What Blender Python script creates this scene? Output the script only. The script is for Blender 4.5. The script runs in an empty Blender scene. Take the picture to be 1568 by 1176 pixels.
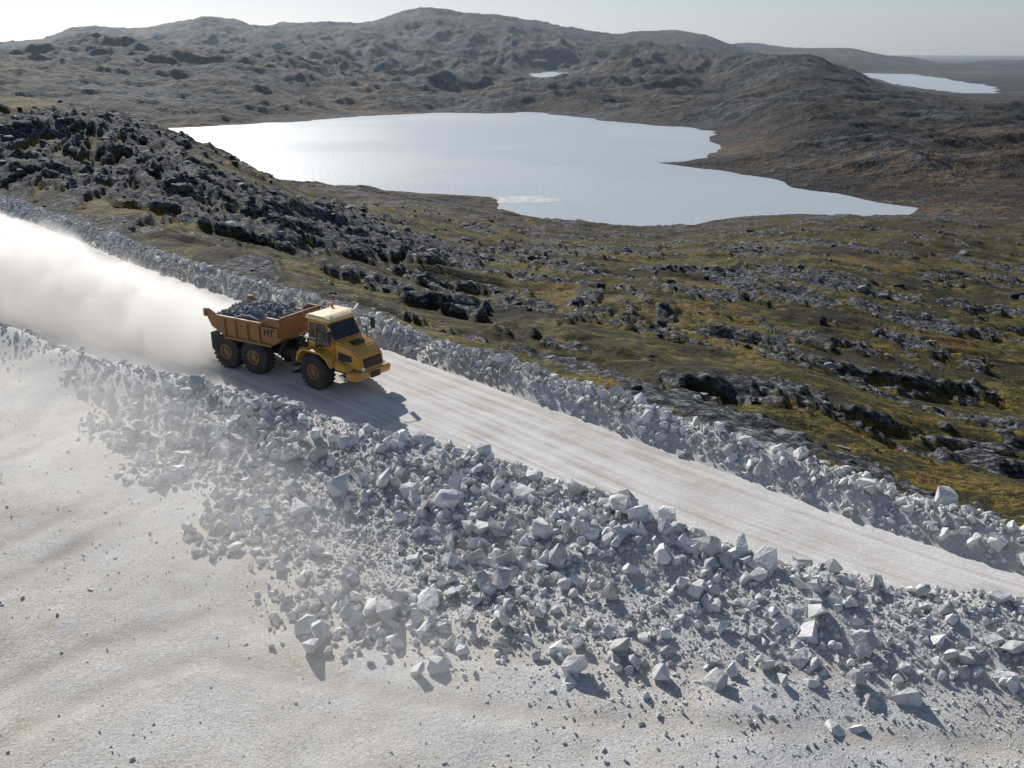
import bpy, bmesh, math, numpy as np
from mathutils import Vector, Matrix
rng=np.random.default_rng(7)
S=bpy.context.scene
# ------------------------------------------------------------------ image pixels projected to world coordinates at chosen heights or distances
TH=math.radians(20.1);ct,st=math.cos(TH),math.sin(TH);CH=15.3;FL=1400.
def g(px,py,z=0.):
    u=(px-784)/FL;v=(588-py)/FL;D=st-v*ct;t=(CH-z)/D
    return (u*t,(ct+v*st)*t)
def gy(px,py,Y):
    u=(px-784)/FL;v=(588-py)/FL;D=st-v*ct;t=Y/(ct+v*st)
    return (u*t,Y,CH-D*t)
LAKE=np.array([g(*p,-60) for p in [(255,197),(330,193),(400,190),(455,187),(490,183),(540,180),(600,176),(700,173),(800,173),(870,177),(925,185),(1000,192),(1060,196),(1095,200),(1085,212),(1100,228),(1105,233),(1060,244),(1015,249),(1060,257),(1120,266),(1200,280),(1220,288),(1290,296),(1340,310),(1395,320),(1370,330),(1320,333),(1250,326),(1190,328),(1100,338),(1040,345),(950,348),(880,347),(820,338),(770,325),(760,308),(745,300),(700,299),(640,296),(600,292),(500,285),(400,275),(300,240),(200,215),(150,200)]])
FARL=np.array([g(*p,-60) for p in [(1320,112),(1400,114),(1450,121),(1530,134),(1520,143),(1480,143),(1420,137),(1350,125)]])
POND=np.array([g(*p,-28) for p in [(808,118),(840,119),(878,112),(850,110),(815,113)]])
def ext(l,a,b):
    l=[tuple(p) for p in l]
    d0=np.array(l[0])-np.array(l[1]);d0/=np.hypot(*d0);d1=np.array(l[-1])-np.array(l[-2]);d1/=np.hypot(*d1)
    return np.array([tuple(np.array(l[0])+d0*a)]+l+[tuple(np.array(l[-1])+d1*b)])
BERM=ext([g(*p) for p in [(0,325),(60,345),(120,368),(200,402),(330,447),(450,485),(560,522),(640,552),(784,602),(900,645),(1000,682),(1100,718),(1200,755),(1300,792),(1400,828),(1568,880)]],60,60)
CREST=ext([g(*p,1.1) for p in [(0,500),(120,540),(340,592),(480,628),(620,668),(784,712),(900,755),(1000,795),(1100,830),(1200,858),(1400,895),(1568,920)]],60,50)
RUBB=ext([g(*p) for p in [(0,555),(120,615),(250,740),(380,820),(500,880),(640,925),(900,945),(1200,970),(1400,985),(1568,1030)]],60,50)
TRK=[np.array([g(*p) for p in l]) for l in ([(-200,1000),(0,860),(120,800),(230,740),(300,700)],[(-200,760),(0,690),(80,650),(140,600),(160,560)],[(-100,1130),(150,1010),(330,960),(560,1010),(900,1060),(1300,1090)])]
COLS=[(0,[(250,115),(150,150),(250,400),(200,900),(120,1200),(88,1500),(110,2000),(110,5000)]),
(150,[(260,115),(178,140),(290,300),(110,1400),(74,1750),(95,2200),(90,5000)]),
(300,[(350,85),(250,120),(222,140),(330,250),(150,1200),(100,1600),(108,2000),(70,2700),(60,5000)]),
(450,[(400,80),(335,110),(288,160),(340,260),(110,1650)]),
(390,[(150,1200),(104,1600)]),
(600,[(440,85),(350,150),(318,230),(320,330)]),
(500,[(155,1300),(118,1700),(85,2300),(70,5000)]),
(650,[(150,1400),(112,1900),(75,2500),(60,5000)]),
(784,[(500,70),(420,120),(370,200),(345,300)]),
(850,[(150,1350),(119,1650),(111,1900),(80,2500),(70,5000)]),
(1000,[(550,60),(460,100),(400,160),(370,300),(150,1350),(110,1800),(80,2400),(80,5000)]),
(1120,[(150,1250),(105,1700),(90,5000)]),
(1240,[(620,50),(500,95),(400,180),(350,310),(250,620),(180,850),(125,1200),(93,1500),(120,2000),(100,7000)]),
(1400,[(700,45),(600,70),(500,110),(400,210),(345,330),(315,500),(250,600),(185,850),(150,1200),(160,1500),(110,7000)]),
(1568,[(800,32),(700,50),(600,80),(500,130),(400,250),(320,480),(230,650),(163,1100),(175,1500),(135,3200),(115,7000)])]
SKY=[(0,67),(60,63),(110,46),(150,42),(220,45),(270,35),(320,27),(355,31),(390,42),(430,38),(500,35),(570,36),(605,24),(650,13),(700,20),(760,25),(830,35),(880,44),(930,53),(985,49),(1040,47),(1095,58),(1135,72)]
CP=[gy(px,py,Y) for px,l in COLS for py,Y in l]
CP+=[gy(px,py+2,3300) for px,py in SKY]+[gy(px,py+22,3800) for px,py in SKY[::2]]+[gy(px,py+28,2900) for px,py in SKY[::2]]
CP+=[gy(px,py,4300) for px,py in [(1150,66),(1210,74),(1310,76),(1350,86),(1400,90),(1450,100),(1500,95),(1568,93),(1640,90)]]+[gy(px,112,5200) for px in (1180,1300,1400,1500,1600)]
CP+=[gy(-500,py,Y) for py,Y in COLS[0][1]]+[gy(2100,py,Y) for py,Y in COLS[-1][1]]
CP=np.array(CP)
# ------------------------------------------------------------------ noise
_p=np.random.default_rng(3).permutation(4096).astype(np.int64)
_ga=np.random.default_rng(4).uniform(0,2*np.pi,4096);_gx=np.cos(_ga);_gy=np.sin(_ga)
def perlin(x,y,seed=0):
    xi=np.floor(x).astype(np.int64);yi=np.floor(y).astype(np.int64);xf=x-xi;yf=y-yi
    u=xf*xf*xf*(xf*(xf*6-15)+10);v=yf*yf*yf*(yf*(yf*6-15)+10)
    def gr(i,j,dx,dy):
        h=_p[(_p[(i+seed*131)&4095]+j)&4095];return _gx[h]*dx+_gy[h]*dy
    a=gr(xi,yi,xf,yf);b=gr(xi+1,yi,xf-1,yf);c=gr(xi,yi+1,xf,yf-1);d=gr(xi+1,yi+1,xf-1,yf-1)
    return ((a+(b-a)*u)+((c+(d-c)*u)-(a+(b-a)*u))*v)*1.5
def fbm(x,y,o=4,seed=0):
    r=0;a=1.;f=1.
    for i in range(o):
        r=r+a*perlin(x*f,y*f,seed+i);a*=.5;f*=2.03
    return r
def ridged(x,y,o=3,seed=0):
    r=0;a=1.;f=1.
    for i in range(o):
        r=r+a*(1-2*np.abs(perlin(x*f,y*f,seed+i)));a*=.5;f*=2.1
    return r*.57
def ss(a,b,x):
    t=np.clip((x-a)/(b-a),0,1);return t*t*(3-2*t)
def linedist(x,y,P):
    best=np.full(x.shape,1e18);sg=np.ones(x.shape)
    for (ax,ay),(bx,by) in zip(P[:-1],P[1:]):
        dx,dy=bx-ax,by-ay;t=np.clip(((x-ax)*dx+(y-ay)*dy)/(dx*dx+dy*dy),0,1)
        ex=x-ax-t*dx;ey=y-ay-t*dy;d=ex*ex+ey*ey;m=d<best
        best=np.where(m,d,best);sg=np.where(m,np.sign(dx*ey-dy*ex+1e-12),sg)
    return np.sqrt(best)*sg
def polydist(x,y,P):
    best=np.full(x.shape,1e18);ins=np.zeros(x.shape,bool);n=len(P)
    for i in range(n):
        ax,ay=P[i];bx,by=P[(i+1)%n];dx,dy=bx-ax,by-ay
        t=np.clip(((x-ax)*dx+(y-ay)*dy)/(dx*dx+dy*dy),0,1)
        ex=x-ax-t*dx;ey=y-ay-t*dy;best=np.minimum(best,ex*ex+ey*ey)
        if dy!=0:
            c=((ay>y)!=(by>y))&(x<dx*(y-ay)/dy+ax);ins^=c
    return np.where(ins,-1,1)*np.sqrt(best)
# ------------------------------------------------------------------ rbf
def key(x,y):
    yy=np.maximum(y,18.);return x/yy*2.2,np.log(yy)
ka,kq=key(CP[:,0],CP[:,1]);sv=(CP[:,2]-CH)/CP[:,1]
def kern(d2): return np.sqrt(d2+.0015)
A=kern((ka[:,None]-ka)**2+(kq[:,None]-kq)**2)
N=len(CP);M=np.zeros((N+1,N+1));M[:N,:N]=A;M[:N,N]=1;M[N,:N]=1
sol=np.linalg.solve(M,np.append(sv,0))
def base(x,y):
    a,q=key(x,y);a=a.astype(np.float32);q=q.astype(np.float32);r=np.full(x.shape,sol[N])
    for i in range(N): r=r+sol[i]*kern((a-np.float32(ka[i]))**2+(q-np.float32(kq[i]))**2)
    return CH+r*np.maximum(y,18.)
def seg(x,y,p0,p1,w):
    d=np.abs(linedist(x,y,np.array([p0,p1])));return np.exp(-(d/w)**2)
def gyx(px,py,Y): return gy(px,py,Y)[:2]
def trackmask(x,y):
    t=np.zeros(x.shape)
    for P in TRK:
        P=ext(P,15,15)
        d=np.abs(np.abs(linedist(x,y,P))-1.05);t=np.maximum(t,ss(.5,.15,d))
    return t*ss(-.5,-2.5,linedist(x,y,RUBB))
def terrain(x,y):
    x=np.asarray(x,float);y=np.asarray(y,float)
    dB=linedist(x,y,BERM);dC=linedist(x,y,CREST)
    zt=base(x,y)
    al=x*.86-y*.5;ac=x*.5+y*.86
    wx=al+8*fbm(x/25,y/25,2,50);wy=ac+6*fbm(x/18,y/18,2,52)
    n=1.35*fbm(wx/22,wy/12,4,10)
    ridgeL=np.maximum(seg(x,y,(-100,128),gyx(430,330,110),25),.85*seg(x,y,gyx(330,330,100),gyx(800,500,70),6.5))
    bias=-.42+1.25*ridgeL+.45*seg(x,y,gyx(900,400,140),gyx(1568,480,140),9)+.6*seg(x,y,gyx(560,495,58),gyx(800,545,60),3)+.35*seg(x,y,gyx(1000,520,75),gyx(1500,560,85),5)
    bias=bias-.9*seg(x,y,gyx(190,385,88),gyx(560,435,76),4.5)
    rock=ss(.0,.25,n+bias+.8*fbm(wx/4.,wy/3.,3,14))
    big=ss(250,900,y)
    rockf=ss(-.0,.4,fbm(x/160,y/110,4,20)+.3*fbm(x/30,y/30,2,25))
    rock=rock*(1-big)+rockf*big*.7
    w=ss(1.5,8,dB)
    kk=np.clip(ridgeL,0,1)
    det=rock*(1-big)*((.4+.75*kk)*(ridged(wx/6,wy/4,3,30)+.1)+.45*ridged(x/2.4,y/2.1,3,34))+ (1-big)*(.9*fbm(wx/22,wy/14,3,40)+.36*fbm(wx/4.2,wy/3.4,3,43))
    far=ss(220,700,y);vf=ss(900,1800,y);sk=1-.8*ss(2700,3200,y)*ss(5200,4600,y)
    rt=1-.55*ss(250,600,x)*ss(1000,1300,y)
    det=det+far*(10*(ridged(x/130,y/80,5,60)-.2))*rt+vf*(38*(ridged(x/420+.3*perlin(x/300,y/300,66),y/420,5,70)-.35)*sk+15*(ridged(x/110,y/140,4,76)-.3)*(.3+.7*sk))*rt
    zt=zt+det
    zt=np.maximum(zt,-59.+.4*perlin(x/40,y/40,80))
    wd=np.clip(y/700,.15,2.5)
    jx=x+7*wd*fbm(x/70/np.maximum(wd,.5),y/70,3,90);jy=y+12*wd*fbm(x/60,y/80,3,95)
    for P,L,bw in ((LAKE,-60.,90.),(FARL,-60.,160.),(POND,-28.,90.)):
        m=(np.abs(x-P[:,0].mean())<1300)&(y>P[:,1].min()-250)&(y<P[:,1].max()+400)
        if not m.any(): continue
        d=polydist(jx[m],jy[m],P)
        o=L+.03*np.clip(d,0,60)*ss(230,60,d)+(zt[m]-L)*ss(-2,bw,d)
        zt[m]=np.where(d>0,o,L-np.minimum(4,.25*-d))
    zy=.13*fbm(x/7,y/7,3,100)+.03*fbm(x/1.3,y/1.3,2,104)+.3*fbm(x/22+3,y/22,2,107)*ss(-3,-9,dC)-.035*trackmask(x,y)
    road=ss(0.,.8,dC)*ss(.6,-.2,dB)
    zy=zy*(1-road)-.12*road
    hn=1+.3*fbm(x/5,y/5,2,110)
    dens=ss(-20,-8,x)
    ridge=hn*np.where(dC>0,np.exp(-(dC/.75)**2),np.exp(-(dC/(1.9+1.6*dens))**2))*1.05
    bh=(1+.35*fbm(x/3,y/3,2,115))*.85*np.exp(-((dB-1.2)/.95)**2)
    z=(zy+ridge)*(1-w)+zt*w+bh
    yard=1-ss(1.6,3.2,dB+.8*perlin(x/2,y/2,120))
    return z,rock*(1-yard),yard,dB,dC
def hgt(x,y): return terrain(x,y)[0]
# ------------------------------------------------------------------ node helpers
def mat(name):
    m=bpy.data.materials.new(name);m.use_nodes=True;nt=m.node_tree
    return m,nt,nt.nodes['Principled BSDF']
class NB:
    def __init__(s,nt): s.nt=nt
    def new(s,t,**k):
        n=s.nt.nodes.new(t)
        for a,b in k.items(): setattr(n,a,b)
        return n
    def put(s,inp,v):
        if isinstance(v,bpy.types.NodeSocket): s.nt.links.new(v,inp)
        elif isinstance(v,(tuple,list)) and len(v)==3 and inp.type=='RGBA': inp.default_value=(*v,1)
        else: inp.default_value=v
    def noise(s,co,sc,det=4,rough=.55,dist=0):
        n=s.new('ShaderNodeTexNoise');s.put(n.inputs['Vector'],co);n.inputs['Scale'].default_value=sc;n.inputs['Detail'].default_value=det;n.inputs['Roughness'].default_value=rough;n.inputs['Distortion'].default_value=dist
        return n.outputs['Fac']
    def vor(s,co,sc,out='Distance',feat='F1'):
        n=s.new('ShaderNodeTexVoronoi',feature=feat);s.put(n.inputs['Vector'],co);n.inputs['Scale'].default_value=sc
        return n.outputs[out]
    def m(s,op,a,b=0.,c=None,clamp=False):
        n=s.new('ShaderNodeMath',operation=op);n.use_clamp=clamp;s.put(n.inputs[0],a);s.put(n.inputs[1],b)
        if c is not None: s.put(n.inputs[2],c)
        return n.outputs[0]
    def mr(s,v,a,b,c=0.,d=1.):
        n=s.new('ShaderNodeMapRange');n.interpolation_type='SMOOTHSTEP';s.put(n.inputs[0],v)
        for i,q in enumerate((a,b,c,d)): s.put(n.inputs[i+1],q)
        return n.outputs[0]
    def mix(s,f,a,b,bt='MIX'):
        n=s.new('ShaderNodeMix',data_type='RGBA',blend_type=bt);s.put(n.inputs[0],f);s.put(n.inputs[6],a);s.put(n.inputs[7],b)
        return n.outputs[2]
    def ramp(s,f,st_):
        n=s.new('ShaderNodeValToRGB');e=n.color_ramp.elements
        while len(e)<len(st_): e.new(.5)
        for i,(p,c) in enumerate(st_): e[i].position=p;e[i].color=(*c,1)
        s.put(n.inputs[0],f);return n.outputs[0]
    def bump(s,h,st_,dist=1.,nrm=None):
        n=s.new('ShaderNodeBump');s.put(n.inputs['Height'],h);n.inputs['Strength'].default_value=st_;n.inputs['Distance'].default_value=dist
        if nrm is not None: s.put(n.inputs['Normal'],nrm)
        return n.outputs[0]
    def attr(s,n):
        a=s.new('ShaderNodeAttribute');a.attribute_name=n;return a.outputs['Fac']
    def obj(s): return s.new('ShaderNodeTexCoord').outputs['Object']
    def mapp(s,co,scale=(1,1,1),rot=(0,0,0)):
        n=s.new('ShaderNodeMapping');s.put(n.inputs[0],co);n.inputs['Scale'].default_value=scale;n.inputs['Rotation'].default_value=rot;return n.outputs[0]
def meshobj(name,V,F,mats,attrs={},smooth=False,mi=None):
    V=np.asarray(V,np.float32);F=np.asarray(F,np.int32);k=F.shape[1]
    me=bpy.data.meshes.new(name);me.vertices.add(len(V));me.vertices.foreach_set('co',V.ravel())
    me.loops.add(F.size);me.loops.foreach_set('vertex_index',F.ravel())
    me.polygons.add(len(F));me.polygons.foreach_set('loop_start',np.arange(0,F.size,k,dtype=np.int32));me.polygons.foreach_set('loop_total',np.full(len(F),k,np.int32))
    me.polygons.foreach_set('use_smooth',np.full(len(F),smooth,bool))
    for m in mats: me.materials.append(m)
    if mi is not None: me.polygons.foreach_set('material_index',mi.astype(np.int32))
    for n,a in attrs.items():
        at=me.attributes.new(n,'FLOAT','POINT');at.data.foreach_set('value',np.asarray(a,np.float32))
    me.update(calc_edges=True)
    o=bpy.data.objects.new(name,me);S.collection.objects.link(o);return o
# ------------------------------------------------------------------ materials
def rough(b,r=.9): b.inputs['Roughness'].default_value=r;b.inputs['Specular IOR Level'].default_value=.25
def farcol(q,co,rock,rich=True):
    f1=q.noise(co,.007,4,.62);f2=q.noise(co,.09,5,.75)
    tf=q.ramp(q.m('ADD',q.m('MULTIPLY',f1,.6),q.m('MULTIPLY',f2,.4)),[(.41,(.008,.009,.010)),(.47,(.023,.018,.014)),(.53,(.058,.037,.021)),(.60,(.125,.086,.045))])
    return tf,f2
def m_far():
    m,nt,b=mat('distant_tundra_hills');q=NB(nt);co=q.obj();rock=q.attr('rock')
    tf,f2=farcol(q,co,rock)
    rf=q.ramp(f2,[(.4,(.012,.015,.019)),(.52,(.040,.043,.049)),(.65,(.12,.122,.12))])
    c=q.mix(q.mr(q.m('ADD',rock,q.m('MULTIPLY',q.m('SUBTRACT',f2,.5),1.5)),.42,.6),tf,rf)
    q.put(b.inputs['Base Color'],c);rough(b)
    q.put(b.inputs['Normal'],q.bump(q.m('MULTIPLY',q.noise(co,.09,4,.75),10.),.85,.9));return m
def m_near():
    m,nt,b=mat('tundra_moss_and_rock');q=NB(nt);co=q.obj();rock=q.attr('rock');yard=q.attr('yard');far=q.attr('far')
    n1=q.noise(co,.07,3,.6);n2=q.noise(q.mapp(co,(.7,1.3,1),(0,0,.52)),.6,5,.72);n3=q.noise(co,2.2,4,.75)
    t=q.ramp(q.m('ADD',q.m('MULTIPLY',n2,.5),q.m('MULTIPLY',n1,.5)),[(.40,(.012,.011,.005)),(.455,(.046,.032,.008)),(.505,(.080,.076,.012)),(.56,(.24,.165,.028)),(.64,(.10,.044,.013))])
    t=q.mix(q.mr(n3,.44,.60,0,.85),t,(.012,.012,.005))
    tf,_=farcol(q,co,rock);t=q.mix(far,t,tf)
    r1=q.noise(q.mapp(co,(1,1.5,1.5),(0,0,.52)),1.6,5,.75)
    rc=q.ramp(r1,[(.39,(.010,.012,.015)),(.48,(.050,.053,.060)),(.56,(.20,.21,.22)),(.67,(.52,.52,.51))])
    rm=q.m('ADD',rock,q.m('MULTIPLY',q.m('SUBTRACT',n3,.5),1.8))
    tm=q.mix(q.mr(rm,.42,.6),t,rc)
    col=q.mix(yard,tm,(.42,.41,.39))
    q.put(b.inputs['Base Color'],col);rough(b)
    q.put(b.inputs['Normal'],q.bump(q.m('ADD',q.m('MULTIPLY',n3,.4),q.m('MULTIPLY',rock,q.m('MULTIPLY',r1,.9))),.9,.9));return m
def m_yard():
    m,nt,b=mat('crushed_gravel_yard');q=NB(nt);co=q.obj();gy_=q.attr('grey');tk=q.attr('track')
    g1=q.noise(co,.2,4,.65);g2=q.noise(co,16.,3,.8);g4=q.noise(co,1.2,4,.7)
    f=q.m('ADD',q.m('ADD',q.m('MULTIPLY',g1,.7),q.m('MULTIPLY',g4,.3)),gy_)
    gc=q.ramp(f,[(.36,(.62,.53,.41)),(.45,(.68,.635,.55)),(.55,(.67,.66,.63)),(.72,(.53,.53,.53))])
    gc=q.mix(q.mr(g2,.42,.66,.0,.6),gc,(.28,.28,.28))
    sep=q.new('ShaderNodeSeparateColor');q.put(sep.inputs[0],q.vor(co,20.,'Color'))
    gc=q.mix(q.mr(sep.outputs[0],.6,.95,0,.6),gc,(.77,.77,.75))
    gc=q.mix(q.m('MULTIPLY',tk,q.mr(g4,.35,.6,.15,.6)),gc,(.47,.425,.36))
    q.put(b.inputs['Base Color'],gc);rough(b)
    q.put(b.inputs['Normal'],q.bump(q.m('ADD',q.m('MULTIPLY',g4,.08),q.m('MULTIPLY',g2,.05)),.8,.8));return m
def rock_material(name,lo,mid,hi,sc=1.):
    m,nt,b=mat(name);q=NB(nt);co=q.obj();r=q.attr('rnd')
    n=q.noise(co,4.*sc,4,.7)
    c=q.ramp(q.m('ADD',q.m('MULTIPLY',n,.6),q.m('MULTIPLY',r,.4)),[(.25,lo),(.5,mid),(.75,hi)])
    q.put(b.inputs['Base Color'],c);rough(b,.8)
    q.put(b.inputs['Normal'],q.bump(n,.6,.12));return m
def road_material():
    m,nt,b=mat('compacted_gravel_road');q=NB(nt);co=q.obj()
    at=q.new('ShaderNodeAttribute');at.attribute_name='along';ac=q.new('ShaderNodeAttribute');ac.attribute_name='across'
    cb=q.new('ShaderNodeCombineXYZ');q.put(cb.inputs[0],q.m('MULTIPLY',at.outputs['Fac'],.05));q.put(cb.inputs[1],q.m('MULTIPLY',ac.outputs['Fac'],1.))
    s1=q.noise(cb.outputs[0],1.1,4,.65);n=q.noise(co,.5,4,.65);f=q.noise(co,9,3,.75)
    c=q.ramp(q.m('ADD',q.m('MULTIPLY',s1,.6),q.m('MULTIPLY',n,.4)),[(.36,(.47,.44,.40)),(.48,(.66,.635,.595)),(.6,(.78,.76,.725))])
    c=q.mix(q.mr(f,.48,.72,0,.45),c,(.44,.43,.41))
    q.put(b.inputs['Base Color'],c);rough(b)
    q.put(b.inputs['Normal'],q.bump(q.m('ADD',q.m('MULTIPLY',s1,.17),q.m('ADD',q.m('MULTIPLY',n,.12),q.m('MULTIPLY',f,.05))),.7,.5));return m
def water_material():
    m,nt,b=mat('lake_water');q=NB(nt);co=q.obj()
    b.inputs['Base Color'].default_value=(.47,.53,.55,1);b.inputs['IOR'].default_value=1.5
    w=q.noise(q.mapp(co,(1,.6,1)),.35,3,.6)
    q.put(b.inputs['Normal'],q.bump(w,.35,.6))
    q.put(b.inputs['Roughness'],q.mr(q.noise(co,.006,3,.6),.4,.62,.42,.52));return m
WM=water_material()
# ------------------------------------------------------------------ ground sheet
NR,NA=1250,1150
rad=np.exp(np.linspace(math.log(45),math.log(14000),NR));an=np.radians(np.linspace(-47,47,NA))
RR,AA=np.meshgrid(rad,an,indexing='ij')
X=(RR*np.sin(AA)).ravel();Y=(RR*np.cos(AA)-40).ravel()
Z,rk,yd,dB,dC=terrain(X,Y)
idx=np.arange(NR*NA).reshape(NR,NA)
F=np.stack([idx[:-1,:-1],idx[:-1,1:],idx[1:,1:],idx[1:,:-1]],-1).reshape(-1,4)[:,::-1]
fy=Y[F[:,0]];fyd=yd[F].min(1)
mi=np.where(fyd>.995,0,np.where(fy>425,2,1))
grey=.10*ss(-8,12,X)+.10*np.exp(-np.abs(dC)/5)-.05
meshobj('ground_terrain',np.stack([X,Y,Z],1),F,[m_yard(),m_near(),m_far()],{'rock':rk,'yard':yd,'far':ss(170,410,Y),'grey':grey,'track':trackmask(X,Y)},True,mi)
# ------------------------------------------------------------------ lakes
def water(name,P,z,mg):
    x0,y0=P.min(0)-mg;x1,y1=P.max(0)+mg
    meshobj(name,[(x0,y0,z),(x1,y0,z),(x1,y1,z),(x0,y1,z)],[[0,1,2,3]],[WM])
water('lake',LAKE,-60.,60)
water('lake',FARL,-60.,150)
def wpoly(name,P,z,k,mt):
    c=P.mean(0);Q=c+(P-c)*k;n=len(Q)
    return meshobj(name,[(*p,z) for p in Q]+[(*c,z+.15)],[[i,(i+1)%n,n] for i in range(n)],[mt])
wpoly('pond',POND,-28.,1.25,WM)
SM,nt_,b_=mat('pale_water_glare');q_=NB(nt_);q_.put(b_.inputs['Base Color'],q_.ramp(q_.noise(q_.obj(),.25,5,.7),[(.4,(.50,.50,.47)),(.6,(.78,.77,.74))]));rough(b_,.6)  # pale colour painted to stand in for bright reflecting water near the shore
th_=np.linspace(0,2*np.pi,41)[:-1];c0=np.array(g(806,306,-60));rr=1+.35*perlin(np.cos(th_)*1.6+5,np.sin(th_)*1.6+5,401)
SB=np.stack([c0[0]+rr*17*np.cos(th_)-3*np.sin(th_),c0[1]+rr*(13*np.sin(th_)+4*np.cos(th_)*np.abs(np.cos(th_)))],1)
wpoly('water_glare_patch',SB,-59.95,1.,SM)
# ------------------------------------------------------------------ road
def resample(P,n):
    d=np.append(0,np.cumsum(np.hypot(*np.diff(P,axis=0).T)));t=np.linspace(0,d[-1],n)
    return np.stack([np.interp(t,d,P[:,0]),np.interp(t,d,P[:,1])],1)
nA,nC=320,14
a=resample(BERM,nA);bq=resample(CREST,nA)
tt=np.linspace(0,1,nC)
L=np.append(0,np.cumsum(np.hypot(*np.diff(a,axis=0).T)))
P=a[:,None,:]*(1-tt[None,:,None])+bq[:,None,:]*tt[None,:,None]
wd=np.hypot(*(a-bq).T)
alg=np.repeat(L,nC);acr=(wd[:,None]*tt[None,:]).ravel()
PX=P[...,0].ravel();PY=P[...,1].ravel()
PZ=.02+.02*perlin(PX/3,PY/3,200)+.015*perlin(alg/6,acr*1.6,201)
ii=np.arange(nA*nC).reshape(nA,nC)
RF=np.stack([ii[:-1,:-1],ii[:-1,1:],ii[1:,1:],ii[1:,:-1]],-1).reshape(-1,4)[:,::-1]
meshobj('gravel_road',np.stack([PX,PY,PZ],1),RF,[road_material()],{'along':alg,'across':acr},True)
# ------------------------------------------------------------------ rocks
def hull(n,fl=1.,seed=0):
    r=np.random.default_rng(seed);bm=bmesh.new()
    P=r.uniform(-1,1,(n,3));P=P/np.maximum((np.abs(P)**3).sum(1,keepdims=True)**(1/3),1e-6)*r.uniform(.8,1,(n,1));P=P*(1,r.uniform(.65,1),r.uniform(.55,.9)*fl)
    for p in P: bm.verts.new(p)
    res=bmesh.ops.convex_hull(bm,input=bm.verts)
    bmesh.ops.delete(bm,geom=list({e for e in res['geom_interior']+res['geom_unused'] if isinstance(e,bmesh.types.BMVert)}),context='VERTS')
    bmesh.ops.triangulate(bm,faces=bm.faces[:]);bmesh.ops.recalc_face_normals(bm,faces=bm.faces[:]);bm.verts.index_update()
    V=np.array([v.co[:] for v in bm.verts]);F=np.array([[v.index for v in f.verts] for f in bm.faces]);bm.free();return V,F
BIG=[hull(22,1,i) for i in range(14)];MED=[hull(14,1,50+i) for i in range(20)];SML=[hull(9,1,90+i) for i in range(8)]
def rotm(n,tilt=3.1):
    q=rng.normal(size=(n,4));
    if tilt<1: q[:,1:3]*=tilt
    q/=np.linalg.norm(q,axis=1,keepdims=True);w,x,y,z=q.T
    return np.stack([1-2*(y*y+z*z),2*(x*y-z*w),2*(x*z+y*w),2*(x*y+z*w),1-2*(x*x+z*z),2*(y*z-x*w),2*(x*z-y*w),2*(y*z+x*w),1-2*(x*x+y*y)],1).reshape(n,3,3)
def scatter(name,x,y,z,s,protos,m,tilt=3.1,stretch=None):
    n=len(x);k=rng.integers(0,len(protos),n);R=rotm(n,tilt);Vs=[];Fs=[];As=[];off=0
    for i,(V,F) in enumerate(protos):
        j=np.where(k==i)[0]
        if not len(j): continue
        sc=s[j][:,None]*rng.uniform(.7,1.35,(len(j),3))
        W=np.einsum('nij,nvj->nvi',R[j],V[None]*sc[:,None,:])
        if stretch is not None:
            W=W*np.array(stretch)[None,None,:]
            c,s_=math.cos(-.5),math.sin(-.5);W=np.stack([W[...,0]*c-W[...,1]*s_,W[...,0]*s_+W[...,1]*c,W[...,2]],-1)
        W=W+np.stack([x[j],y[j],z[j]],1)[:,None,:]
        Vs.append(W.reshape(-1,3));Fs.append((F[None]+(np.arange(len(j))*len(V))[:,None,None]+off).reshape(-1,3));As.append(np.repeat(rng.random(len(j)),len(V)));off+=len(j)*len(V)
    return meshobj(name,np.concatenate(Vs),np.concatenate(Fs),[m],{'rnd':np.concatenate(As)})
RM=rock_material('blasted_rock',(.42,.42,.41),(.66,.66,.65),(.82,.82,.80))
GRM=rock_material('gravel_stone',(.48,.475,.46),(.66,.65,.64),(.79,.78,.76),3)
TRM=rock_material('lichen_rock',(.014,.016,.019),(.075,.08,.087),(.42,.425,.43),.7)
def cand(n,x0,x1,y0,y1): return rng.uniform(x0,x1,n),rng.uniform(y0,y1,n)
x,y=cand(620000,-62,50,6,100)
dC_=linedist(x,y,CREST);dR=linedist(x,y,RUBB);dB_=linedist(x,y,BERM)
patch=.5+.8*fbm(x/3,y/3,3,300)
inb=ss(1.2,.3,dC_)*ss(-4.*ss(-14,0,x)-.6,1.,dR+2.*perlin(x/4,y/4,305))
dens=ss(-32,-14,x)*.7+.3
pb=inb*np.clip(.4+patch,.2,1)*dens
acc=rng.random(len(x))<pb*.55
bx,by=x[acc],y[acc];sz=np.exp(rng.normal(-2.38,.62,len(bx)))*(1+.35*fbm(bx/4,by/4,2,310))
sz=np.clip(sz,.035,.46)*(.5+.5*ss(-30,-12,bx))
bz=hgt(bx,by)+sz*rng.uniform(-.1,.65,len(bx))
scatter('rubble_bank',bx,by,bz,sz,MED,RM)
acc=rng.random(len(x))<ss(-.2,.5,dB_)*ss(2.9,1.9,dB_)*.65
bx,by=x[acc],y[acc];sz=np.clip(np.exp(rng.normal(-2.35,.52,len(bx))),.05,.34)
bz=hgt(bx,by)+sz*rng.uniform(-.1,.8,len(bx))
scatter('rubble_berm',bx,by,bz,sz,MED,RM)
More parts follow.
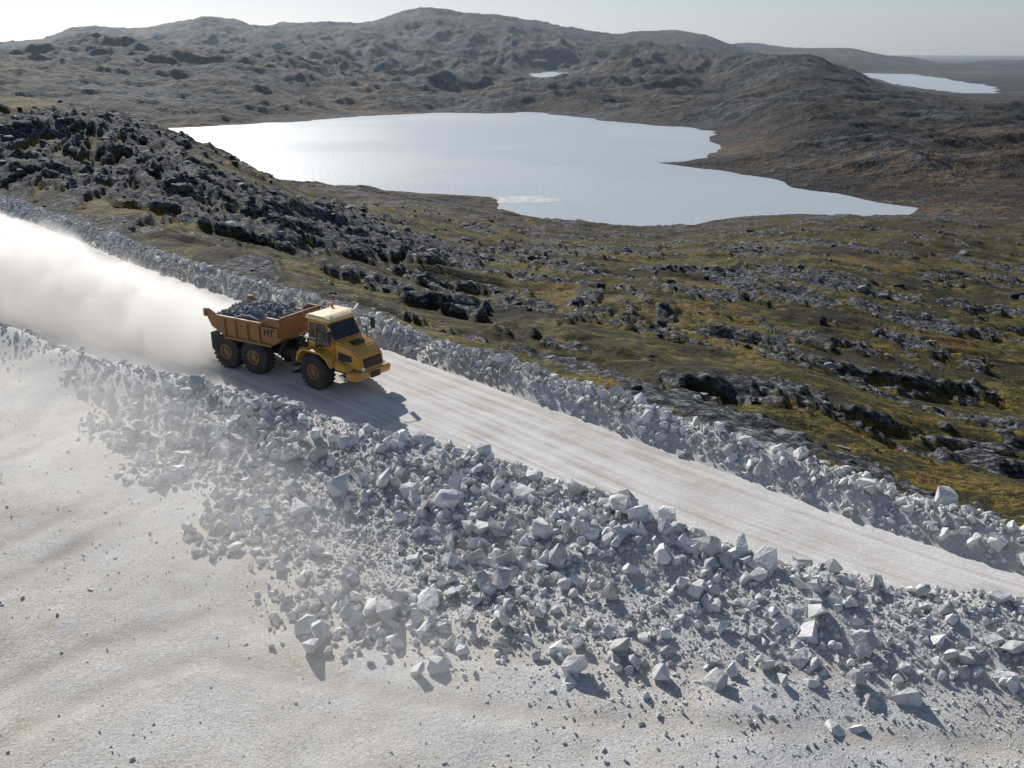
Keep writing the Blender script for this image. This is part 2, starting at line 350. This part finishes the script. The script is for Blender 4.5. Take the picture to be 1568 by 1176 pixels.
# loose gravel on the yard and between the rubble
x,y=cand(1700000,-42,36,7,68)
dC_=linedist(x,y,CREST);dR=linedist(x,y,RUBB)
pr=ss(1.,0,dC_)*(.04+.8*np.exp(-np.clip(-dR,0,99)/3.5)+.6*np.clip(fbm(x/6,y/6,3,320),0,1))*ss(62,20,y)*(.06+.94*ss(-13,3,x+np.clip(dR,-3,3)*3))*(1-.7*trackmask(x,y))
acc=rng.random(len(x))<pr*.5
bx,by=x[acc],y[acc];sz=np.clip(np.exp(rng.normal(-3.6,.5,len(bx))),.016,.14)
scatter('loose_gravel',bx,by,hgt(bx,by)+sz*.1,sz,SML,GRM)
# boulders on the tundra
x,y=cand(240000,-150,170,25,300)
z,rk_,yd_,dB_,_=terrain(x,y)
pr=ss(2.5,5,dB_)*(.022+.45*rk_)*(.4+.6*ss(250,60,y))
acc=rng.random(len(x))<pr*.5
bx,by=x[acc],y[acc];sz=np.clip(np.exp(rng.normal(-1.7,.65,len(bx))),.07,1.15)*(.75+.6*ss(60,160,by))
scatter('tundra_boulders',bx,by,z[acc]-sz*.2,sz,BIG,TRM,.5,(1.3,1.,.7))
# ------------------------------------------------------------------ large boulders
def boulder(px,py,r,seed):
    bx,by=g(px,py,.6);V,F=hull(16,1.1,seed);bm=bmesh.new();vs=[bm.verts.new(v*r) for v in V]
    for f in F: bm.faces.new([vs[i] for i in f])
    bmesh.ops.bevel(bm,geom=bm.edges[:],offset=.03,segments=1,affect='EDGES')
    me=bpy.data.meshes.new('boulder');bm.to_mesh(me);bm.free();me.materials.append(RM)
    at=me.attributes.new('rnd','FLOAT','POINT');at.data.foreach_set('value',np.full(len(me.vertices),.7,np.float32))
    o=bpy.data.objects.new('boulder',me);o.location=(bx,by,float(hgt(np.array([bx]),np.array([by]))[0])+r*.35);o.rotation_euler=(seed*.3,seed*.7,seed);S.collection.objects.link(o)
for i,(px,py,r) in enumerate([(1438,775,.68),(683,772,.6),(522,738,.55),(830,818,.5),(1012,805,.4),(740,712,.5),(634,920,.38),(455,762,.5),(960,740,.35),(1275,858,.35)]):
    boulder(px,py,r,11+i)
# ------------------------------------------------------------------ dump truck
def pmat(name,col,rough=.5,metal=0,dirt=.5,dc=(.42,.38,.33)):
    m,nt,b=mat(name);q=NB(nt);co=q.obj()
    n=q.noise(co,1.8,6,.7);sx=q.new('ShaderNodeSeparateXYZ');q.put(sx.inputs[0],co)
    low=q.mr(sx.outputs[2],2.6,.6,0,.45)
    f=q.m('MULTIPLY',q.m('ADD',q.mr(n,.4,.7),low),dirt,clamp=True)
    q.put(b.inputs['Base Color'],q.mix(f,col,dc));q.put(b.inputs['Roughness'],q.m('ADD',q.m('MULTIPLY',f,.4),rough,clamp=True));b.inputs['Metallic'].default_value=metal
    return m
YEL=pmat('yellow_paint',(.68,.33,.02),.38,0,.28);BOD=pmat('worn_brown_orange_paint',(.33,.15,.04),.55,0,.6,(.21,.155,.11))
CREAM=pmat('cream_roof_paint',(.80,.66,.36),.4,0,.3,(.6,.55,.45));BLK=pmat('black_steel',(.02,.02,.02),.6,0,.3,(.14,.125,.10))
TYR=pmat('tyre_rubber',(.018,.018,.019),.85,0,.4,(.13,.115,.10));LMP=pmat('lamp_lens',(.75,.75,.72),.15,0,.1)
GLS,_nt,_b=mat('cab_glass');_b.inputs['Base Color'].default_value=(.02,.025,.03,1);_b.inputs['Roughness'].default_value=.06
AMB,_nt,_b=mat('amber_lens');_b.inputs['Base Color'].default_value=(.8,.25,.02,1);_b.inputs['Roughness'].default_value=.2
truck=bpy.data.objects.new('dump_truck',None);S.collection.objects.link(truck)
truck.location=(-8.5,42.4,.03);truck.rotation_euler=(0,0,math.radians(-30))
PIV=1.75
front=bpy.data.objects.new('front_unit',None);S.collection.objects.link(front);front.parent=truck;front.location=(-PIV,0,0);front.rotation_euler=(0,0,math.radians(-6))
PAR=[truck]
def fin(bm,name,m,bev=0,smooth=False):
    if bev: bmesh.ops.bevel(bm,geom=bm.edges[:],offset=bev,segments=2,affect='EDGES',clamp_overlap=True)
    bmesh.ops.recalc_face_normals(bm,faces=bm.faces[:])
    me=bpy.data.meshes.new(name);bm.to_mesh(me);bm.free();me.materials.append(m)
    if smooth:
        for p in me.polygons: p.use_smooth=True
    o=bpy.data.objects.new(name,me);S.collection.objects.link(o);o.parent=PAR[0]
    if PAR[0] is front: o.location=(PIV,0,0)
    return o
def box(name,x0,x1,y0,y1,z0,z1,m,bev=.02):
    bm=bmesh.new();bmesh.ops.create_cube(bm,size=1)
    for v in bm.verts: v.co=((x0+x1)/2+v.co.x*(x1-x0),(y0+y1)/2+v.co.y*(y1-y0),(z0+z1)/2+v.co.z*(z1-z0))
    return fin(bm,name,m,bev)
def prism(name,prof,y0,y1,m,bev=.03,taper=None):
    bm=bmesh.new();a=[bm.verts.new((x,y0,z)) for x,z in prof];b=[bm.verts.new((x,y1,z)) for x,z in prof];n=len(prof)
    bm.faces.new(a);bm.faces.new(b[::-1])
    for i in range(n): bm.faces.new((a[i],b[i],b[(i+1)%n],a[(i+1)%n]))
    if taper:
        for v in bm.verts: v.co.y*=taper(v.co.x,v.co.z)
    return fin(bm,name,m,bev)
def quad(name,pts,m,th=.012):
    bm=bmesh.new();vs=[bm.verts.new(p) for p in pts];f=bm.faces.new(vs);bm.normal_update()
    r=bmesh.ops.extrude_face_region(bm,geom=[f]);nv=[e for e in r['geom'] if isinstance(e,bmesh.types.BMVert)]
    nn=f.normal.copy()
    for v in nv: v.co+=nn*th
    return fin(bm,name,m)
def rod(name,p,q_,r,m,seg_=10):
    p=Vector(p);q_=Vector(q_);d=q_-p;bm=bmesh.new();bmesh.ops.create_cone(bm,cap_ends=True,segments=seg_,radius1=r,radius2=r,depth=d.length)
    M_=Matrix.Translation((p+q_)/2)@d.to_track_quat('Z','Y').to_matrix().to_4x4();bmesh.ops.transform(bm,matrix=M_,verts=bm.verts);return fin(bm,name,m)
def wheel(name,x,y,side):
    R=.86;W=.34
    prof=[(.38,-W*.8),(.62,-W),(.78,-W*.98),(R,-W*.78),(R+.01,0),(R,W*.78),(.78,W*.98),(.62,W),(.38,W*.8)]
    bm=bmesh.new();n=40;rings=[]
    for i in range(n):
        a=2*math.pi*i/n;rings.append([bm.verts.new((x+r*math.cos(a),y+w,R+r*math.sin(a))) for r,w in prof])
    for i in range(n):
        for j in range(len(prof)-1): bm.faces.new((rings[i][j],rings[(i+1)%n][j],rings[(i+1)%n][j+1],rings[i][j+1]))
    for i in range(24):   # tread lugs
        a=2*math.pi*i/24
        for s_ in (-1,1):
            M_=Matrix.Translation((x,y+s_*W*.48,R))@Matrix.Rotation(-a-(s_*.06),4,'Y')@Matrix.Translation((R+.015,0,0))@Matrix.Rotation(s_*.45,4,'X')
            r=bmesh.ops.create_cube(bm,size=1,matrix=M_@Matrix.Diagonal((.07,W*.95,.09,1)))
    fin(bm,name+'_tyre',TYR)
    bm=bmesh.new();n=28;rings=[]
    pr=[(.40,.80),(.39,.95),(.33,.92),(.30,.55),(.16,.55),(.15,.85),(.0,.88)]
    for i in range(n):
        a=2*math.pi*i/n;rings.append([bm.verts.new((x+r*math.cos(a),y+side*W*w,R+r*math.sin(a))) for r,w in pr])
    for i in range(n):
        for j in range(len(pr)-1): bm.faces.new((rings[i][j],rings[(i+1)%n][j],rings[(i+1)%n][j+1],rings[i][j+1]))
    bmesh.ops.remove_doubles(bm,verts=bm.verts,dist=1e-4)
    fin(bm,name+'_rim',BOD)
for nm,x in (('middle_wheel',-4.2),('rear_wheel',-6.1)):
    for s_ in (-1,1): wheel(nm+('_right' if s_<0 else '_left'),x,s_*1.17,s_)
box('rear_frame',-6.7,-2.2,-.42,.42,.85,1.25,BLK)
box('articulation_joint',-2.3,-1.6,-.22,.22,.75,1.45,BLK);rod('articulation_pin',(-1.75,0,.6),(-1.75,0,1.6),.2,BLK,16)
for s_ in (-1,1): rod('steering_cylinder',(-2.4,s_*.4,.95),(-1.25,s_*.5,.95),.07,BLK)
for x in (-4.2,-6.1): rod('axle_%d'%int(-x),(x,-1.0,.86),(x,1.0,.86),.16,BLK)
for s_ in (-1,1): box('bogie_beam_%s'%('r' if s_<0 else 'l'),-6.0,-4.3,s_*.62-.1,s_*.62+.1,.75,1.05,BLK)
for s_ in (-1,1): rod('tipping_cylinder_%s'%('r' if s_<0 else 'l'),(-3.3,s_*.62,1.0),(-2.6,s_*.62,1.9),.09,BLK)
side=[(-2.25,2.98),(-2.25,2.05),(-2.85,1.66),(-6.0,1.66),(-6.95,2.08),(-7.25,2.6),(-7.2,2.92),(-7.0,2.92),(-6.5,2.66),(-3.4,2.66),(-3.0,2.98)]
for s_ in (-1,1): prism('body_side_%s'%('r' if s_<0 else 'l'),side,s_*1.45,s_*1.37,BOD,.012)
prism('body_floor',[(-2.25,2.05),(-2.85,1.66),(-6.0,1.66),(-6.95,2.08),(-7.25,2.6),(-7.15,2.6),(-6.87,2.16),(-6.0,1.78),(-2.85,1.78),(-2.25,2.17)],-1.37,1.37,BOD,0)
box('body_headboard',-2.36,-2.26,-1.368,1.368,2.12,3.12,BOD)
for s_ in (-1,1):
    y=s_*1.5
    for x in (-3.65,-4.45,-5.25,-6.0): box('body_rib',x-.07,x+.07,y-.047,y+.047,1.70,2.64,BOD,.015)
    box('body_top_rail',-6.5,-3.4,y-.07,y+.07,2.64,2.77,BOD,.02)
    box('body_bottom_rail',-6.0,-2.85,y-.05,y+.05,1.60,1.73,BOD,.02)
    prism('body_tail_rail',[(-6.45,2.64),(-6.45,2.77),(-7.0,3.02),(-7.32,3.0),(-7.34,2.6),(-7.22,2.58),(-7.16,2.9)],y-.07,y+.07,BOD,.015)
    prism('body_front_rail',[(-3.45,2.66),(-3.45,2.78),(-3.05,3.10),(-2.23,3.10),(-2.23,2.98),(-3.0,2.97)],y-.07,y+.07,BOD,.015)
    box('rear_mudflap_%s'%('r' if s_<0 else 'l'),-7.08,-7.04,s_*1.17-.3,s_*1.17+.3,.9,1.75,BLK,0)
cu=bpy.data.curves.new('body_lettering','FONT');cu.body='MT';cu.size=.5;cu.extrude=.01;cu.align_x='CENTER'
tx=bpy.data.objects.new('body_lettering',cu);tx.parent=truck;tx.location=(-2.93,-1.575,2.16);tx.rotation_euler=(math.pi/2,0,0);tx.data.materials.append(BLK);S.collection.objects.link(tx)
box('lettering_plate',-3.43,-2.35,-1.56,-1.46,2.08,2.62,BOD,.008)
n=1500;lx=rng.uniform(-6.9,-2.45,n);ly=rng.uniform(-1.28,1.28,n);hz=2.42+.72*np.clip(1-(ly/1.4)**2,0,1)*np.clip(1-((lx+4.4)/2.9)**2,0,1)
ls=np.clip(np.exp(rng.normal(-2.1,.4,n)),.06,.28)
LRM=rock_material('load_rock',(.17,.18,.19),(.30,.31,.32),(.46,.47,.47))
lo=scatter('load_rocks',lx,ly,hz+rng.uniform(-.15,.1,n),ls,MED,LRM);lo.parent=truck
prism('load_core',[(-2.4,2.2),(-2.4,2.5),(-4.5,2.95),(-6.6,2.5),(-6.8,2.3),(-6.0,1.85),(-2.9,1.85)],-1.3,1.3,LRM,0)
# ---- front unit
PAR[0]=front
for s_ in (-1,1): wheel('front_wheel'+('_right' if s_<0 else '_left'),0,s_*1.17,s_)
rod('front_axle',(0,-1.0,.86),(0,1.0,.86),.16,BLK);box('front_frame',-1.55,2.1,-.5,.5,.7,1.15,BLK)
tap=lambda x,z:1-.07*max(0,(z-2.2))
prism('cab_shell',[(-.78,1.4),(-.78,3.0),(-.70,3.25),(.50,3.25),(.98,2.28),(1.0,1.4)],-.98,.98,YEL,.05,tap)
prism('cab_roof',[(-.88,3.26),(-.88,3.40),(-.68,3.5),(.42,3.5),(.74,3.40),(.74,3.27)],-1.0,1.0,CREAM,.06)
for s_ in (-1,1):
    yy=lambda z:s_*(.98*tap(0,z)+.004)
    def q4(nm,a,m=GLS):
        pts=[(x,yy(z),z) for x,z in a];
        if s_>0: pts=pts[::-1]
        quad(nm,pts,m,.014)
    q4('door_window',[(-.22,1.95),(.86,2.12),(.84,2.38),(.42,3.14),(-.22,3.14)])
    q4('rear_side_window',[(-.70,2.2),(-.31,2.2),(-.31,3.12),(-.66,3.12)])
    q4('door_seam',[(-.275,1.5),(-.255,1.5),(-.255,3.15),(-.275,3.15)],BLK)
quad('windscreen',[(.925,-.86,2.42),(.925,.86,2.42),(.565,.80,3.14),(.565,-.80,3.14)],GLS,.014)
quad('rear_window',[(-.784,.7,2.4),(-.784,-.7,2.4),(-.784,-.7,2.95),(-.784,.7,2.95)],GLS,.01)
ht=lambda x,z:(1-.16*max(0,(x-1.0)))*(1-.06*max(0,z-1.6))
prism('hood',[(1.01,1.2),(1.01,2.40),(1.3,2.35),(1.9,2.13),(2.38,1.87),(2.50,1.72),(2.56,1.15)],-1.0,1.0,YEL,.08,ht)
quad('grille',[(2.555,-.62,1.25),(2.555,.62,1.25),(2.505,.6,1.72),(2.505,-.6,1.72)],BLK,.04)
for i in range(4): box('grille_slat_%d'%i,2.585-.009*i,2.61-.009*i,-.56,.56,1.32+i*.095,1.336+i*.095,BOD,.004)
box('bonnet_vent',1.35,1.75,-.35,.35,2.22,2.34,BLK,.02)
for s_ in (-1,1):
    rod('headlamp',(2.50,s_*.68,1.28),(2.60,s_*.68,1.28),.09,LMP,18)
    quad('hood_side_vent',[(1.25,s_*.975,1.55),(2.0,s_*.865,1.55),(2.0,s_*.865,1.82),(1.25,s_*.965,1.95)][::(1 if s_<0 else -1)],BLK,.012)
prism('bumper',[(1.9,.72),(1.9,1.14),(2.6,1.14),(2.66,1.02),(2.58,.75)],-1.22,1.22,YEL,.05,lambda x,z:1-.12*max(0,x-1.9))
box('tow_plate',2.67,2.72,-.3,.3,.78,1.05,BLK,.01)
for s_ in (-1,1):
    y0,y1=sorted((s_*.86,s_*1.52))
    o_=[(-1.15,1.2),(-.98,1.70),(-.6,1.92),(.6,1.92),(1.0,1.72),(1.3,1.3)]
    i_=[(1.22,1.28),(.95,1.66),(.57,1.85),(-.57,1.85),(-.92,1.64),(-1.07,1.18)]
    prism('front_fender_%s'%('r' if s_<0 else 'l'),o_+i_,y0,y1,YEL,.012)
    prism('side_skirt_%s'%('r' if s_<0 else 'l'),[(1.2,1.13),(1.25,1.62),(1.9,1.42),(2.1,1.13)],*sorted((s_*.8,s_*1.24)),YEL,.05)
    sy=s_*1.3
    for k in range(3): box('step_%d'%k,-1.45,-1.12,sy-.2,sy+.2,.55+k*.36,.60+k*.36,BLK,.01)
    rod('step_rail_a',(-1.45,sy-.2,.5),(-1.3,sy-.2,1.75),.025,BLK);rod('step_rail_b',(-1.12,sy+.2,.5),(-1.12,sy+.2,1.75),.025,BLK)
    rod('handrail_post_a',(.75,s_*1.48,1.92),(.75,s_*1.48,2.55),.022,BLK);rod('handrail_post_b',(-.75,s_*1.48,1.92),(-.75,s_*1.48,2.55),.022,BLK);rod('handrail_top',(.75,s_*1.48,2.55),(-.75,s_*1.48,2.55),.022,BLK)
    rod('mirror_arm',(.65,s_*.93,3.2),(1.25,s_*1.4,3.1),.022,BLK);box('mirror',1.21,1.29,s_*1.42-.13,s_*1.42+.13,2.55,3.08,BLK,.02)
    rod('mirror_arm_lower',(1.0,s_*.95,2.35),(1.25,s_*1.4,2.6),.018,BLK)
    rod('wiper_%s'%('r' if s_<0 else 'l'),(.96,s_*.2,2.45),(.76,s_*.6,2.85),.012,BLK)
box('tank_right',-1.4,-.95,-1.1,-.72,1.0,1.7,YEL,.05);box('tank_left',-1.4,-.95,.72,1.1,1.0,1.7,YEL,.05)
box('rear_deck',-1.3,-.80,-.6,.6,1.45,2.1,BLK,.04);rod('exhaust_stack',(-1.05,-.45,2.1),(-1.05,-.45,3.35),.085,BLK,16);rod('air_intake',(-1.05,.5,2.1),(-1.05,.5,3.2),.12,BLK,16)
rod('beacon',(-.65,.6,3.5),(-.65,.6,3.7),.07,AMB,14);rod('antenna',(-.7,-.7,3.5),(-.75,-.7,4.3),.01,BLK,6)
for s_ in (-1,1): box('roof_lamp',.62,.74,s_*.7-.1,s_*.7+.1,3.42,3.56,LMP,.02)
# ------------------------------------------------------------------ dust
def dust(name,loc,ang,dim,dens,nsc,thr,glow,w0,step=1.,det=3):
    bm=bmesh.new();bmesh.ops.create_cube(bm,size=2);me=bpy.data.meshes.new(name);bm.to_mesh(me);bm.free()
    m=bpy.data.materials.new(name);m.use_nodes=True;nt=m.node_tree;nt.nodes.clear();q=NB(nt)
    out=q.new('ShaderNodeOutputMaterial');pv=q.new('ShaderNodeVolumePrincipled');pv.inputs['Color'].default_value=(.98,.965,.94,1);pv.inputs['Anisotropy'].default_value=.35
    co=q.obj();s=q.new('ShaderNodeSeparateXYZ');q.put(s.inputs[0],co);x,y,z=s.outputs
    n=q.noise(q.mapp(co,tuple(d/nsc for d in dim)),1.,det,.6,.4)
    cx=q.m('MULTIPLY',q.mr(x,-1,-.7),q.mr(x,1.,.93))
    wdt=q.mr(x,1.,-.2,w0,.95)
    r=q.m('ADD',q.m('POWER',q.m('DIVIDE',q.m('ABSOLUTE',y),wdt),2.),q.m('POWER',q.m('DIVIDE',q.m('ADD',z,1.),q.m('MULTIPLY',wdt,1.9)),2.))
    fall=q.mr(r,1.,.0)
    d=q.m('MULTIPLY',q.m('MULTIPLY',q.mr(q.m('ADD',n,q.m('MULTIPLY',fall,.20)),thr,thr+.17),fall),q.m('MULTIPLY',cx,dens))
    q.put(pv.inputs['Density'],d);pv.inputs['Emission Color'].default_value=(1,.965,.91,1);q.put(pv.inputs['Emission Strength'],q.m('MULTIPLY',d,glow));nt.links.new(pv.outputs[0],out.inputs['Volume'])  # emission added so the dust glows in place of multiply scattered light
    m.cycles.volume_step_rate=step
    me.materials.append(m);o=bpy.data.objects.new(name,me);o.location=loc;o.rotation_euler=(0,0,ang);o.scale=dim;S.collection.objects.link(o)
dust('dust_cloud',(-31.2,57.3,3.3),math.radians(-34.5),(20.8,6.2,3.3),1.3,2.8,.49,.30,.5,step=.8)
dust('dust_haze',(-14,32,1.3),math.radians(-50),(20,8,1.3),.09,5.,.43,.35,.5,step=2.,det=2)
# ------------------------------------------------------------------ air
bm=bmesh.new();bmesh.ops.create_cube(bm,size=2);me=bpy.data.meshes.new('haze');bm.to_mesh(me);bm.free()
m=bpy.data.materials.new('air_haze');m.use_nodes=True;nt=m.node_tree;nt.nodes.clear();out=nt.nodes.new('ShaderNodeOutputMaterial');pv=nt.nodes.new('ShaderNodeVolumeScatter')
pv.inputs['Color'].default_value=(.60,.80,1,1);pv.inputs['Density'].default_value=.75e-4;pv.inputs['Anisotropy'].default_value=.25;nt.links.new(pv.outputs[0],out.inputs['Volume'])
me.materials.append(m);o=bpy.data.objects.new('atmospheric_haze',me);o.location=(0,5300,150);o.scale=(7000,4900,260);S.collection.objects.link(o)
# ------------------------------------------------------------------ light
el=math.radians(26.5);az=math.radians(-26)
sd=Vector((math.sin(az)*math.cos(el),math.cos(az)*math.cos(el),math.sin(el)))
w=bpy.data.worlds.new('World');S.world=w;w.use_nodes=True;nt=w.node_tree
sk=nt.nodes.new('ShaderNodeTexSky');sk.sky_type='NISHITA';sk.sun_disc=False;sk.sun_elevation=el;sk.sun_rotation=az;sk.dust_density=.5;sk.air_density=1.;sk.ozone_density=3.
hs=nt.nodes.new('ShaderNodeHueSaturation');hs.inputs['Saturation'].default_value=.55
mx=nt.nodes.new('ShaderNodeMix');mx.data_type='RGBA';mx.blend_type='MULTIPLY';mx.inputs[0].default_value=1;mx.inputs[7].default_value=(.80,.91,1.10,1)
nt.links.new(sk.outputs[0],hs.inputs['Color']);nt.links.new(hs.outputs[0],mx.inputs[6]);nt.links.new(mx.outputs[2],nt.nodes['Background'].inputs[0]);nt.nodes['Background'].inputs[1].default_value=.072
ld=bpy.data.lights.new('sun','SUN');ld.energy=5.;ld.angle=math.radians(.6);ld.color=(1,.965,.91);lo=bpy.data.objects.new('sun',ld);lo.rotation_euler=(-sd).to_track_quat('-Z','Y').to_euler();lo.location=(0,0,100);S.collection.objects.link(lo)
cam=bpy.data.cameras.new('camera');cam.sensor_width=36;cam.lens=36*FL/1568;cam.clip_end=30000;cam.clip_start=.1
co=bpy.data.objects.new('camera',cam);co.location=(0,0,CH);co.rotation_euler=(math.radians(90)-TH,0,0);S.collection.objects.link(co);S.camera=co
S.view_settings.view_transform='Standard';S.view_settings.look='None';S.view_settings.exposure=0
